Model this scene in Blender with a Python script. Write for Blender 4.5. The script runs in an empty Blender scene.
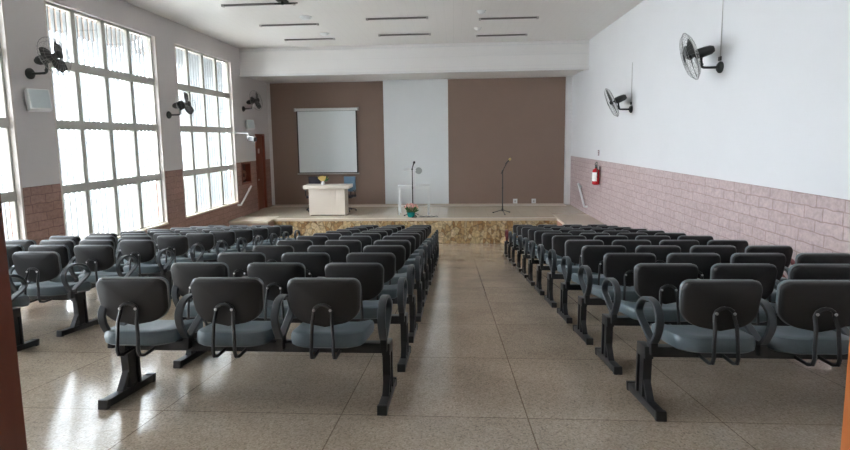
import bpy, bmesh, math, random
from mathutils import Vector, Matrix, Euler
random.seed(4)
PI = math.pi
SC = bpy.context.scene
COL = SC.collection

# ------------------------------------------------------------------ place
# camera-relative metres while building (x right, y into the hall, z up); all moved up by ZO at the end
ZO = 1.22
H = 1.21                 # eye height measured square to the sloping floor
SL = 0.13176             # slope of the raked floor
XL, XR = -6.58, 3.98     # side walls
YB = 17.17               # back wall
YF = 0.98                # wall of the doorway
ZC = 2.80                # ceiling
ZS = -2.353              # stage top
YS = 14.20               # stage front
ZBR = -0.68              # top of the brickwork

def floor_z(y):
    return -(H + y * math.sin(SL)) / math.cos(SL)
def slope(x, s, h=0.0):
    t = Vector((0, math.cos(SL), -math.sin(SL))); n = Vector((0, math.sin(SL), math.cos(SL)))
    return Vector((x, 0, 0)) + t * s + n * (h - H)

# ------------------------------------------------------------------ materials
def newmat(name):
    m = bpy.data.materials.new(name); m.use_nodes = True
    nt = m.node_tree
    b = nt.nodes.get('Principled BSDF')
    return m, nt, b
def N(nt, t, **kw):
    n = nt.nodes.new(t)
    for k, v in kw.items(): setattr(n, k, v)
    return n
def plain(name, col, rough=0.5, metal=0.0, noise=0.06, scale=30.0, bump=0.0, spec=0.5):
    m, nt, b = newmat(name)
    L = nt.links.new
    tc = N(nt, 'ShaderNodeTexCoord'); nz = N(nt, 'ShaderNodeTexNoise')
    nz.inputs['Scale'].default_value = scale; nz.inputs['Detail'].default_value = 3
    L(tc.outputs['Object'], nz.inputs['Vector'])
    mx = N(nt, 'ShaderNodeMix', data_type='RGBA')
    mx.inputs[6].default_value = (*[c * (1 - noise) for c in col], 1)
    mx.inputs[7].default_value = (*[min(1, c * (1 + noise)) for c in col], 1)
    L(nz.outputs['Fac'], mx.inputs[0]); L(mx.outputs[2], b.inputs['Base Color'])
    b.inputs['Roughness'].default_value = rough; b.inputs['Metallic'].default_value = metal
    b.inputs['Specular IOR Level'].default_value = spec
    if bump:
        bp = N(nt, 'ShaderNodeBump'); bp.inputs['Strength'].default_value = bump; bp.inputs['Distance'].default_value = 0.01
        L(nz.outputs['Fac'], bp.inputs['Height']); L(bp.outputs['Normal'], b.inputs['Normal'])
    return m

def wall_mat(name, paint, brick1, brick2, mortar, axis):
    """painted plaster above, painted brickwork below ZBR. axis: 'Y' side walls"""
    m, nt, b = newmat(name); L = nt.links.new
    tc = N(nt, 'ShaderNodeTexCoord'); sp = N(nt, 'ShaderNodeSeparateXYZ'); L(tc.outputs['Object'], sp.inputs[0])
    cb = N(nt, 'ShaderNodeCombineXYZ')
    nz0 = N(nt, 'ShaderNodeTexNoise'); nz0.inputs['Scale'].default_value = 5; L(tc.outputs['Object'], nz0.inputs['Vector'])
    wob = N(nt, 'ShaderNodeMath', operation='MULTIPLY_ADD'); wob.inputs[1].default_value = 0.05; wob.inputs[2].default_value = -0.025
    L(nz0.outputs['Fac'], wob.inputs[0])
    zz = N(nt, 'ShaderNodeMath', operation='ADD'); L(sp.outputs['Z'], zz.inputs[0]); L(wob.outputs[0], zz.inputs[1])
    zz2 = N(nt, 'ShaderNodeMath', operation='ADD'); L(zz.outputs[0], zz2.inputs[0]); zz2.inputs[1].default_value = 0.68 + 0.14 * 20
    L(sp.outputs['Y' if axis == 'Y' else 'X'], cb.inputs[0]); L(zz2.outputs[0], cb.inputs[1])
    br = N(nt, 'ShaderNodeTexBrick'); L(cb.outputs[0], br.inputs['Vector'])
    br.inputs['Scale'].default_value = 1.0; br.inputs['Brick Width'].default_value = 0.40; br.inputs['Row Height'].default_value = 0.14
    br.inputs['Mortar Size'].default_value = 0.008; br.inputs['Mortar Smooth'].default_value = 0.35; br.inputs['Bias'].default_value = -0.1
    br.offset = 0.37; br.squash = 0.7; br.squash_frequency = 3
    br.inputs['Color1'].default_value = (*brick1, 1); br.inputs['Color2'].default_value = (*brick2, 1); br.inputs['Mortar'].default_value = (*mortar, 1)
    nz = N(nt, 'ShaderNodeTexNoise'); nz.inputs['Scale'].default_value = 22; nz.inputs['Detail'].default_value = 6; L(tc.outputs['Object'], nz.inputs['Vector'])
    rmp = N(nt, 'ShaderNodeMapRange'); rmp.inputs[1].default_value = 0.3; rmp.inputs[2].default_value = 0.7; rmp.inputs[3].default_value = 0.82; rmp.inputs[4].default_value = 1.12
    L(nz.outputs['Fac'], rmp.inputs[0])
    mul = N(nt, 'ShaderNodeVectorMath', operation='MULTIPLY'); L(br.outputs['Color'], mul.inputs[0]); L(rmp.outputs[0], mul.inputs[1])
    nz2 = N(nt, 'ShaderNodeTexNoise'); nz2.inputs['Scale'].default_value = 1.2; nz2.inputs['Detail'].default_value = 4; L(tc.outputs['Object'], nz2.inputs['Vector'])
    pm = N(nt, 'ShaderNodeMix', data_type='RGBA'); L(nz2.outputs['Fac'], pm.inputs[0])
    pm.inputs[6].default_value = (*[c * 0.96 for c in paint], 1); pm.inputs[7].default_value = (*[min(1, c * 1.03) for c in paint], 1)
    st = N(nt, 'ShaderNodeMath', operation='GREATER_THAN'); L(sp.outputs['Z'], st.inputs[0]); st.inputs[1].default_value = ZBR
    mx = N(nt, 'ShaderNodeMix', data_type='RGBA'); L(st.outputs[0], mx.inputs[0]); L(mul.outputs[0], mx.inputs[6]); L(pm.outputs[2], mx.inputs[7])
    L(mx.outputs[2], b.inputs['Base Color'])
    b.inputs['Roughness'].default_value = 0.55
    inv = N(nt, 'ShaderNodeMath', operation='SUBTRACT'); inv.inputs[0].default_value = 1.0; L(br.outputs['Fac'], inv.inputs[1])
    ad = N(nt, 'ShaderNodeMath', operation='MULTIPLY_ADD'); L(nz.outputs['Fac'], ad.inputs[0]); ad.inputs[1].default_value = 0.5; L(inv.outputs[0], ad.inputs[2])
    sel = N(nt, 'ShaderNodeMix', data_type='FLOAT'); L(st.outputs[0], sel.inputs[0]); L(ad.outputs[0], sel.inputs[2]); sel.inputs[3].default_value = 1.3
    bp = N(nt, 'ShaderNodeBump'); bp.inputs['Strength'].default_value = 0.7; bp.inputs['Distance'].default_value = 0.012
    L(sel.outputs[0], bp.inputs['Height']); L(bp.outputs['Normal'], b.inputs['Normal'])
    return m

def terrazzo():
    m, nt, b = newmat('terrazzo_slabs'); L = nt.links.new
    tc = N(nt, 'ShaderNodeTexCoord')
    vo = N(nt, 'ShaderNodeTexVoronoi'); vo.inputs['Scale'].default_value = 120; L(tc.outputs['Object'], vo.inputs['Vector'])
    cr = N(nt, 'ShaderNodeValToRGB'); L(vo.outputs['Color'], cr.inputs[0])
    e = cr.color_ramp.elements; e[0].position = 0.0; e[0].color = (0.27, 0.215, 0.16, 1); e[1].position = 1.0; e[1].color = (0.60, 0.50, 0.395, 1)
    for p, c in ((0.3, (0.42, 0.34, 0.26, 1)), (0.6, (0.50, 0.405, 0.31, 1))):
        x = cr.color_ramp.elements.new(p); x.color = c
    nz = N(nt, 'ShaderNodeTexNoise'); nz.inputs['Scale'].default_value = 1.6; nz.inputs['Detail'].default_value = 5; L(tc.outputs['Object'], nz.inputs['Vector'])
    mr = N(nt, 'ShaderNodeMapRange'); mr.inputs[1].default_value = 0.3; mr.inputs[2].default_value = 0.7; mr.inputs[3].default_value = 0.86; mr.inputs[4].default_value = 1.14
    L(nz.outputs['Fac'], mr.inputs[0])
    mul = N(nt, 'ShaderNodeVectorMath', operation='MULTIPLY'); L(cr.outputs[0], mul.inputs[0]); L(mr.outputs[0], mul.inputs[1])
    # cast joints about a metre apart
    mp = N(nt, 'ShaderNodeMapping'); mp.inputs['Location'].default_value = (-0.40 + 1.055 * 10, -2.80 + 1.055 * 10, 0); L(tc.outputs['Object'], mp.inputs[0])
    br = N(nt, 'ShaderNodeTexBrick'); L(mp.outputs[0], br.inputs['Vector']); br.offset = 0; br.squash = 1
    br.inputs['Scale'].default_value = 1; br.inputs['Brick Width'].default_value = 1.055; br.inputs['Row Height'].default_value = 1.055
    br.inputs['Mortar Size'].default_value = 0.004; br.inputs['Mortar Smooth'].default_value = 0.2
    br.inputs['Color1'].default_value = (1, 1, 1, 1); br.inputs['Color2'].default_value = (0.93, 0.93, 0.93, 1)
    br.inputs['Mortar'].default_value = (0.5, 0.46, 0.43, 1)
    m2 = N(nt, 'ShaderNodeVectorMath', operation='MULTIPLY'); L(mul.outputs[0], m2.inputs[0]); L(br.outputs['Color'], m2.inputs[1])
    L(m2.outputs[0], b.inputs['Base Color'])
    rr = N(nt, 'ShaderNodeMapRange'); rr.inputs[3].default_value = 0.08; rr.inputs[4].default_value = 0.22; L(nz.outputs['Fac'], rr.inputs[0])
    L(rr.outputs[0], b.inputs['Roughness'])
    b.inputs['Specular IOR Level'].default_value = 0.95
    bp = N(nt, 'ShaderNodeBump'); bp.inputs['Strength'].default_value = 0.12; bp.inputs['Distance'].default_value = 0.004
    nb = N(nt, 'ShaderNodeTexNoise'); nb.inputs['Scale'].default_value = 9; L(tc.outputs['Object'], nb.inputs['Vector'])
    L(nb.outputs['Fac'], bp.inputs['Height']); L(bp.outputs['Normal'], b.inputs['Normal'])
    return m

def stone_mat():
    m, nt, b = newmat('rough_yellow_stone'); L = nt.links.new
    tc = N(nt, 'ShaderNodeTexCoord'); mp = N(nt, 'ShaderNodeMapping'); mp.inputs['Scale'].default_value = (12, 12, 8); L(tc.outputs['Object'], mp.inputs[0])
    nz = N(nt, 'ShaderNodeTexNoise'); nz.inputs['Scale'].default_value = 6; L(tc.outputs['Object'], nz.inputs['Vector'])
    mx0 = N(nt, 'ShaderNodeMix', data_type='RGBA'); mx0.inputs[0].default_value = 0.32; L(mp.outputs[0], mx0.inputs[6]); L(nz.outputs['Color'], mx0.inputs[7])
    vo = N(nt, 'ShaderNodeTexVoronoi'); vo.inputs['Scale'].default_value = 1; L(mx0.outputs[2], vo.inputs['Vector'])
    sv = N(nt, 'ShaderNodeSeparateColor'); L(vo.outputs['Color'], sv.inputs[0])
    cr = N(nt, 'ShaderNodeValToRGB'); L(sv.outputs[0], cr.inputs[0])
    e = cr.color_ramp.elements; e[0].color = (0.30, 0.16, 0.06, 1); e[1].color = (0.62, 0.47, 0.29, 1)
    for p, c in ((0.35, (0.48, 0.33, 0.16, 1)), (0.7, (0.55, 0.42, 0.24, 1))):
        x = cr.color_ramp.elements.new(p); x.color = c
    vd = N(nt, 'ShaderNodeTexVoronoi', feature='DISTANCE_TO_EDGE'); vd.inputs['Scale'].default_value = 1; L(mx0.outputs[2], vd.inputs['Vector'])
    mr = N(nt, 'ShaderNodeMapRange'); mr.inputs[2].default_value = 0.10; mr.inputs[3].default_value = 0.55; L(vd.outputs['Distance'], mr.inputs[0])
    mul0 = N(nt, 'ShaderNodeVectorMath', operation='MULTIPLY'); L(cr.outputs[0], mul0.inputs[0]); L(mr.outputs[0], mul0.inputs[1])
    n3 = N(nt, 'ShaderNodeTexNoise'); n3.inputs['Scale'].default_value = 14; n3.inputs['Detail'].default_value = 5; L(tc.outputs['Object'], n3.inputs['Vector'])
    m3 = N(nt, 'ShaderNodeMapRange'); m3.inputs[1].default_value = 0.3; m3.inputs[2].default_value = 0.7; m3.inputs[3].default_value = 0.6; m3.inputs[4].default_value = 1.25; L(n3.outputs['Fac'], m3.inputs[0])
    mul = N(nt, 'ShaderNodeVectorMath', operation='MULTIPLY'); L(mul0.outputs[0], mul.inputs[0]); L(m3.outputs[0], mul.inputs[1])
    L(mul.outputs[0], b.inputs['Base Color']); b.inputs['Roughness'].default_value = 0.8
    bp = N(nt, 'ShaderNodeBump'); bp.inputs['Strength'].default_value = 0.9; bp.inputs['Distance'].default_value = 0.04
    L(mr.outputs[0], bp.inputs['Height']); L(bp.outputs['Normal'], b.inputs['Normal'])
    return m

def tile_mat(name, col, size, grout, rough):
    m, nt, b = newmat(name); L = nt.links.new
    tc = N(nt, 'ShaderNodeTexCoord'); br = N(nt, 'ShaderNodeTexBrick'); br.offset = 0
    br.inputs['Scale'].default_value = 1; br.inputs['Brick Width'].default_value = size; br.inputs['Row Height'].default_value = size
    br.inputs['Mortar Size'].default_value = 0.004
    br.inputs['Color1'].default_value = (*col, 1); br.inputs['Color2'].default_value = (*[c * 0.95 for c in col], 1); br.inputs['Mortar'].default_value = (*grout, 1)
    L(tc.outputs['Object'], br.inputs['Vector']); L(br.outputs['Color'], b.inputs['Base Color']); b.inputs['Roughness'].default_value = rough
    return m

def board_mat(name, col, pitch, rough, axis='X'):
    """PVC / plaster boards with fine seams running along y"""
    m, nt, b = newmat(name); L = nt.links.new
    tc = N(nt, 'ShaderNodeTexCoord'); sp = N(nt, 'ShaderNodeSeparateXYZ'); L(tc.outputs['Object'], sp.inputs[0])
    mm = N(nt, 'ShaderNodeMath', operation='MODULO'); L(sp.outputs[axis], mm.inputs[0]); mm.inputs[1].default_value = pitch
    ab = N(nt, 'ShaderNodeMath', operation='ABSOLUTE'); L(mm.outputs[0], ab.inputs[0])
    lt = N(nt, 'ShaderNodeMath', operation='LESS_THAN'); L(ab.outputs[0], lt.inputs[0]); lt.inputs[1].default_value = 0.006
    mx = N(nt, 'ShaderNodeMix', data_type='RGBA'); L(lt.outputs[0], mx.inputs[0])
    mx.inputs[6].default_value = (*col, 1); mx.inputs[7].default_value = (*[c * 0.9 for c in col], 1)
    L(mx.outputs[2], b.inputs['Base Color']); b.inputs['Roughness'].default_value = rough
    return m

def wood_mat(name, c1, c2, rough):
    m, nt, b = newmat(name); L = nt.links.new
    tc = N(nt, 'ShaderNodeTexCoord'); mp = N(nt, 'ShaderNodeMapping'); mp.inputs['Scale'].default_value = (14, 14, 1.2); L(tc.outputs['Object'], mp.inputs[0])
    nz = N(nt, 'ShaderNodeTexNoise'); nz.inputs['Scale'].default_value = 2; nz.inputs['Detail'].default_value = 6; nz.inputs['Distortion'].default_value = 1.0
    L(mp.outputs[0], nz.inputs['Vector'])
    mx = N(nt, 'ShaderNodeMix', data_type='RGBA'); L(nz.outputs['Fac'], mx.inputs[0]); mx.inputs[6].default_value = (*c1, 1); mx.inputs[7].default_value = (*c2, 1)
    L(mx.outputs[2], b.inputs['Base Color']); b.inputs['Roughness'].default_value = rough
    return m

def glass_mat():
    m, nt, b = newmat('window_glass'); L = nt.links.new
    nt.nodes.remove(b); out = [n for n in nt.nodes if n.type == 'OUTPUT_MATERIAL'][0]
    tr = N(nt, 'ShaderNodeBsdfTransparent'); tr.inputs[0].default_value = (0.93, 0.97, 1.0, 1)
    gl = N(nt, 'ShaderNodeBsdfGlossy'); gl.inputs['Roughness'].default_value = 0.03
    fr = N(nt, 'ShaderNodeLayerWeight'); fr.inputs[0].default_value = 0.12
    mr = N(nt, 'ShaderNodeMath', operation='MULTIPLY'); mr.inputs[1].default_value = 0.5; L(fr.outputs['Facing'], mr.inputs[0])
    mx = N(nt, 'ShaderNodeMixShader'); L(mr.outputs[0], mx.inputs[0]); L(tr.outputs[0], mx.inputs[1]); L(gl.outputs[0], mx.inputs[2]); L(mx.outputs[0], out.inputs[0])
    return m

M = {}
M['wall_l'] = wall_mat('plaster_over_brown_brick', (0.66, 0.625, 0.62), (0.40, 0.245, 0.205), (0.35, 0.21, 0.175), (0.25, 0.145, 0.12), 'Y')
M['wall_r'] = wall_mat('white_plaster_over_pink_brick', (0.66, 0.655, 0.665), (0.485, 0.38, 0.372), (0.45, 0.345, 0.335), (0.35, 0.25, 0.24), 'Y')
M['white'] = plain('white_plaster', (0.72, 0.705, 0.70), 0.6, noise=0.03, scale=2)
M['centre'] = plain('pale_grey_plaster', (0.74, 0.76, 0.77), 0.6, noise=0.02, scale=2)
M['brown'] = plain('taupe_paint', (0.24, 0.165, 0.128), 0.6, noise=0.05, scale=1.5)
M['ceil'] = board_mat('white_ceiling_boards', (0.74, 0.715, 0.69), 0.2, 0.33)
M['beam'] = board_mat('white_beam_boards', (0.78, 0.755, 0.74), 0.3, 0.5, 'Z')
M['floor'] = terrazzo()
M['stone'] = stone_mat()
M['stage'] = tile_mat('beige_stage_tiles', (0.70, 0.62, 0.50), 0.5, (0.55, 0.48, 0.39), 0.10)
M['nosing'] = plain('beige_stone_edge', (0.56, 0.48, 0.38), 0.3, noise=0.08, scale=8)
M['redstep'] = plain('red_brown_step_side', (0.30, 0.14, 0.09), 0.6)
M['frame'] = plain('grey_painted_steel', (0.52, 0.51, 0.47), 0.5, noise=0.04)
M['sill'] = plain('cream_sill_stone', (0.70, 0.62, 0.50), 0.4)
M['reveal'] = plain('cream_reveal_plaster', (0.66, 0.60, 0.56), 0.6)
M['slat'] = plain('grey_sun_slats', (0.16, 0.165, 0.165), 0.6, noise=0.02)
M['awning'] = plain('brown_awning_sheet', (0.16, 0.11, 0.08), 0.7)
M['glass'] = glass_mat()
M['shell'] = plain('charcoal_plastic_shell', (0.016, 0.0145, 0.0155), 0.5, noise=0.15, scale=300, bump=0.05)
M['pad'] = plain('blue_grey_vinyl', (0.105, 0.138, 0.155), 0.42, noise=0.08, scale=60, bump=0.03)
M['edge'] = plain('grey_edge_piping', (0.20, 0.205, 0.21), 0.3)
M['steel'] = plain('black_coated_steel', (0.017, 0.018, 0.020), 0.33, noise=0.1)
M['arm'] = plain('dark_grey_moulded_arm', (0.042, 0.051, 0.058), 0.33, noise=0.1)
M['redarm'] = plain('dark_red_moulded_arm', (0.16, 0.03, 0.035), 0.4)
M['bolt'] = plain('bright_zinc_bolt', (0.6, 0.6, 0.6), 0.3, 0.9)
M['black'] = plain('black_plastic', (0.018, 0.018, 0.018), 0.4)
M['fanblk'] = plain('dark_green_grey_cast_metal', (0.028, 0.030, 0.028), 0.45, 0.2)
M['wire'] = plain('grey_fan_wire', (0.26, 0.26, 0.25), 0.35, 0.6)
M['cord'] = plain('pale_cable', (0.42, 0.40, 0.38), 0.5)
M['whiteplastic'] = plain('white_plastic', (0.75, 0.76, 0.76), 0.35)
M['paleblue'] = plain('pale_grey_blue_plastic', (0.56, 0.62, 0.64), 0.35)
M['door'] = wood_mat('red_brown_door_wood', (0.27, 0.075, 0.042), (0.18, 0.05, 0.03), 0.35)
M['jamb'] = wood_mat('orange_varnished_jamb_wood', (0.56, 0.17, 0.045), (0.42, 0.12, 0.03), 0.35)
M['niche'] = plain('dark_niche_inside', (0.10, 0.035, 0.028), 0.6)
M['desk'] = plain('cream_laminate', (0.60, 0.53, 0.46), 0.4, noise=0.03, scale=4)
M['screen'] = plain('white_screen_fabric', (0.78, 0.83, 0.85), 0.7, noise=0.01)
M['red'] = plain('red_enamel', (0.55, 0.02, 0.03), 0.25)
M['paper'] = plain('white_paper_label', (0.8, 0.78, 0.76), 0.5)
M['teal'] = plain('teal_glazed_pot', (0.01, 0.22, 0.20), 0.25)
M['leaf'] = plain('green_leaf', (0.06, 0.16, 0.05), 0.5)
M['pink'] = plain('pink_petal', (0.75, 0.38, 0.34), 0.6)
M['peach'] = plain('peach_petal', (0.80, 0.50, 0.38), 0.6)
M['gold'] = plain('gold_leaf', (0.55, 0.40, 0.14), 0.35, 0.4)
M['blueback'] = plain('blue_grey_fabric', (0.10, 0.17, 0.24), 0.7)
M['dark'] = plain('near_black_fabric', (0.02, 0.018, 0.03), 0.7)
M['tube'] = plain('unlit_lamp_tube', (0.72, 0.72, 0.70), 0.3)
M['tray'] = plain('shaded_lamp_underside', (0.15, 0.135, 0.13), 0.5)  # dark grey paints in the shade under the ceiling lamps
M['ground'] = plain('pale_concrete_yard', (0.62, 0.62, 0.60), 0.9, noise=0.1, scale=3)
M['fence'] = plain('cream_yard_wall', (0.62, 0.60, 0.50), 0.9)
M['lobby'] = plain('cream_lobby_paint', (0.40, 0.34, 0.29), 0.7)

# ------------------------------------------------------------------ mesh helpers
def bmn(): return bmesh.new()
def box(bm, a, b, bev=0.0):
    a = Vector(a); b = Vector(b)
    v = [bm.verts.new((x, y, z)) for x in (a.x, b.x) for y in (a.y, b.y) for z in (a.z, b.z)]
    fs = [(0, 1, 3, 2), (4, 6, 7, 5), (0, 4, 5, 1), (2, 3, 7, 6), (0, 2, 6, 4), (1, 5, 7, 3)]
    faces = [bm.faces.new([v[i] for i in f]) for f in fs]
    if bev:
        es = list({e for f in faces for e in f.edges})
        bmesh.ops.bevel(bm, geom=es, offset=bev, segments=2, affect='EDGES', profile=0.7)
    return bm
def tube(bm, pts, r, seg=8, closed=False, caps=True):
    pts = [Vector(p) for p in pts]; n = len(pts); rings = []
    rr = r if isinstance(r, (list, tuple)) else [r] * n
    prev = None
    for i, p in enumerate(pts):
        if closed: t = pts[(i + 1) % n] - pts[i - 1]
        else: t = pts[min(i + 1, n - 1)] - pts[max(i - 1, 0)]
        t.normalize()
        if prev is None:
            u = t.cross(Vector((0, 0, 1)));
            if u.length < 0.05: u = t.cross(Vector((1, 0, 0)))
        else:
            u = prev - t * prev.dot(t)
        u.normalize(); prev = u; w = t.cross(u)
        rings.append([bm.verts.new(p + (u * math.cos(2 * PI * k / seg) + w * math.sin(2 * PI * k / seg)) * rr[i]) for k in range(seg)])
    m = n if closed else n - 1
    for i in range(m):
        A = rings[i]; B = rings[(i + 1) % n]
        for k in range(seg): bm.faces.new((A[k], A[(k + 1) % seg], B[(k + 1) % seg], B[k]))
    if caps and not closed:
        bm.faces.new(rings[0][::-1]); bm.faces.new(rings[-1])
    return bm
def strap(bm, pts, wx, th, closed=True):
    """flat strap following pts in the y-z plane, width wx along x, thickness th"""
    n = len(pts); rings = []
    for i in range(n):
        a = pts[i - 1] if (closed or i > 0) else pts[i]; b = pts[(i + 1) % n] if (closed or i < n - 1) else pts[i]
        t = Vector((b[0] - a[0], b[1] - a[1])).normalized(); nn = Vector((-t.y, t.x))
        p = Vector(pts[i]); ring = []
        for (sx, sn) in ((-1, -.6), (-.8, -1), (.8, -1), (1, -.6), (1, .6), (.8, 1), (-.8, 1), (-1, .6)):
            q = p + nn * sn * th / 2
            ring.append(bm.verts.new((sx * wx / 2, q.x, q.y)))
        rings.append(ring)
    for i in range(n if closed else n - 1):
        A = rings[i]; B = rings[(i + 1) % n]
        for k in range(8): bm.faces.new((A[k], B[k], B[(k + 1) % 8], A[(k + 1) % 8]))
    if not closed: bm.faces.new(rings[0]); bm.faces.new(rings[-1][::-1])
    return bm
def lathe(bm, prof, seg=20, c=(0, 0, 0), axis=None):
    c = Vector(c); rings = []
    Q = Vector(axis).to_track_quat('Z', 'Y') if axis else None
    for r, z in prof:
        ring = []
        for k in range(seg):
            p = Vector((r * math.cos(2 * PI * k / seg), r * math.sin(2 * PI * k / seg), z))
            if Q: p = Q @ p
            ring.append(bm.verts.new(c + p))
        rings.append(ring)
    for A, B in zip(rings, rings[1:]):
        for k in range(seg): bm.faces.new((A[k], A[(k + 1) % seg], B[(k + 1) % seg], B[k]))
    bm.faces.new(rings[0][::-1]); bm.faces.new(rings[-1])
    return bm
def prism(bm, poly, axis, a, b):
    """poly in the two other axes, extruded from a to b along axis"""
    def P(u, v, w):
        return {'X': (w, u, v), 'Y': (u, w, v), 'Z': (u, v, w)}[axis]
    A = [bm.verts.new(P(u, v, a)) for u, v in poly]; B = [bm.verts.new(P(u, v, b)) for u, v in poly]
    bm.faces.new(A); bm.faces.new(B[::-1]); n = len(poly)
    for i in range(n): bm.faces.new((A[i], B[i], B[(i + 1) % n], A[(i + 1) % n]))
    return bm
def smooth_curve(pts, n=4, closed=True):
    """Catmull-Rom"""
    out = []; m = len(pts)
    for i in range(m if closed else m - 1):
        p0, p1, p2, p3 = [Vector(pts[(i + k) % m] if closed else pts[max(0, min(m - 1, i + k))]) for k in (-1, 0, 1, 2)]
        for k in range(n):
            t = k / n
            out.append(0.5 * ((2 * p1) + (p2 - p0) * t + (2 * p0 - 5 * p1 + 4 * p2 - p3) * t * t + (3 * p1 - p0 - 3 * p2 + p3) * t ** 3))
    if not closed: out.append(Vector(pts[-1]))
    return out
def obj(name, bm, mat, parent=None, smooth=True, loc=None):
    bmesh.ops.recalc_face_normals(bm, faces=bm.faces)
    me = bpy.data.meshes.new(name); bm.to_mesh(me); bm.free()
    if smooth:
        for p in me.polygons: p.use_smooth = True
        try: me.set_sharp_from_angle(angle=math.radians(38))
        except Exception: pass
    for mm in (mat if isinstance(mat, (list, tuple)) else [mat]): me.materials.append(mm)
    o = bpy.data.objects.new(name, me); COL.objects.link(o)
    if parent: o.parent = parent
    if loc is not None: o.location = loc
    return o
def thing(name, label, cat, loc=(0, 0, 0), rot=(0, 0, 0), group=None):
    o = bpy.data.objects.new(name, None); COL.objects.link(o); o.empty_display_size = 0.1
    o.location = loc; o.rotation_euler = rot; o['label'] = label; o['category'] = cat
    if group: o['group'] = group
    return o
def tag(o, label, cat, group=None):
    o['label'] = label; o['category'] = cat
    if group: o['group'] = group
    return o
def struct(name, bm, mat, parent=None, smooth=False):
    o = obj(name, bm, mat, parent, smooth)
    if parent is None: o['kind'] = 'structure'
    return o
def dup(root):
    r = root.copy(); COL.objects.link(r)
    for ch in list(root.children):
        c = ch.copy(); COL.objects.link(c); c.parent = r
        for g in list(ch.children):
            d = g.copy(); COL.objects.link(d); d.parent = c
    return r

# ------------------------------------------------------------------ setting
# floor: one raked slab, drawn in its own plane so the joints run square to the slope
bm = bmn(); s0 = (YF - 0.12) / math.cos(SL); s1 = 15.2
box(bm, (XL - 0.25, s0, -0.15), (XR + 0.25, s1, 0))
fl = struct('floor', bm, M['floor']); fl.rotation_euler = (-SL, 0, 0); fl.location = slope(0, 0, 0)

bm = bmn(); box(bm, (XL - 0.25, YF - 0.12, ZC), (XR + 0.25, YB + 0.2, ZC + 0.15)); struct('ceiling', bm, M['ceil'])

# left wall with three tall windows and an unseen fourth added for light
WT = 0.22
wins = [(11.50, 14.40), (7.80, 10.72), (4.10, 7.02), (1.35, 3.35)]
WZ0, WZ1 = -1.87, 2.30
bm = bmn(); ys = [YF - 0.12] + [v for w in sorted(wins) for v in w] + [YB + 0.2]
DY0, DY1, DZ1 = 15.93, 16.70, 0.20          # doorway onto the stage
NY0, NY1, NZ0, NZ1 = 14.78, 15.46, -1.38, -0.70
for i in range(0, len(ys) - 1, 2):
    a, b = ys[i], ys[i + 1]
    if i == len(ys) - 2:
        box(bm, (XL - WT, a, -4.2), (XL, NY0, ZC)); box(bm, (XL - WT, NY0, -4.2), (XL, NY1, NZ0)); box(bm, (XL - WT, NY0, NZ1), (XL, NY1, ZC))
        box(bm, (XL - WT, NY0, NZ0), (XL - 0.16, NY1, NZ1))
        box(bm, (XL - WT, NY1, -4.2), (XL, DY0, ZC)); box(bm, (XL - WT, DY0, DZ1), (XL, DY1, ZC)); box(bm, (XL - WT, DY0, -4.2), (XL, DY1, ZS))
        box(bm, (XL - WT, DY1, -4.2), (XL, b, ZC))
    else:
        box(bm, (XL - WT, a, -4.2), (XL, b, ZC))
for a, b in wins:
    box(bm, (XL - WT, a, -4.2), (XL, b, WZ0)); box(bm, (XL - WT, a, WZ1), (XL, b, ZC))
struct('wall_left', bm, M['wall_l'])

bm = bmn(); box(bm, (XR, YF - 0.12, -4.2), (XR + 0.2, YB + 0.2, ZC)); struct('wall_right', bm, M['wall_r'])

# back wall: white plaster with two taupe painted fields and a pale centre
bm = bmn(); box(bm, (XL - 0.2, YB, -4.2), (XR + 0.2, YB + 0.2, ZC)); struct('wall_back', bm, M['white'])
bm = bmn(); box(bm, (-6.46, YB - 0.02, ZS), (-2.46, YB, 1.97), 0.004); struct('trim_1', bm, M['brown'])
bm = bmn(); box(bm, (-0.21, YB - 0.02, ZS), (3.78, YB, 1.99), 0.004); struct('trim_2', bm, M['brown'])
bm = bmn(); box(bm, (-2.46, YB - 0.012, ZS), (-0.21, YB, 2.0), 0.004); struct('trim_3', bm, M['centre'])
bm = bmn(); box(bm, (-6.46, YB - 0.045, ZS), (3.78, YB - 0.02, ZS + 0.03), 0.006); box(bm, (-6.46, YB - 0.5, ZS), (3.78, YB - 0.045, ZS + 0.006)); struct('baseboard_back', bm, M['nosing'])
bm = bmn(); box(bm, (3.80, YB - 0.10, ZS), (XR, YB, 2.0), 0.004); struct('trim_4', bm, M['white'])

# proscenium beam with its small cornice
bm = bmn(); box(bm, (XL, 15.05, 2.0), (XR, YB, ZC)); struct('trim_5', bm, M['beam'])
bm = bmn(); box(bm, (XL, 14.99, 1.94), (XR, 15.16, 2.005), 0.012); box(bm, (XL, 15.02, 2.70), (XR, 15.05, 2.715)); box(bm, (0.5, 15.035, 2.42), (XR, 15.05, 2.43))
struct('trim_6', bm, M['white'])

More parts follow.
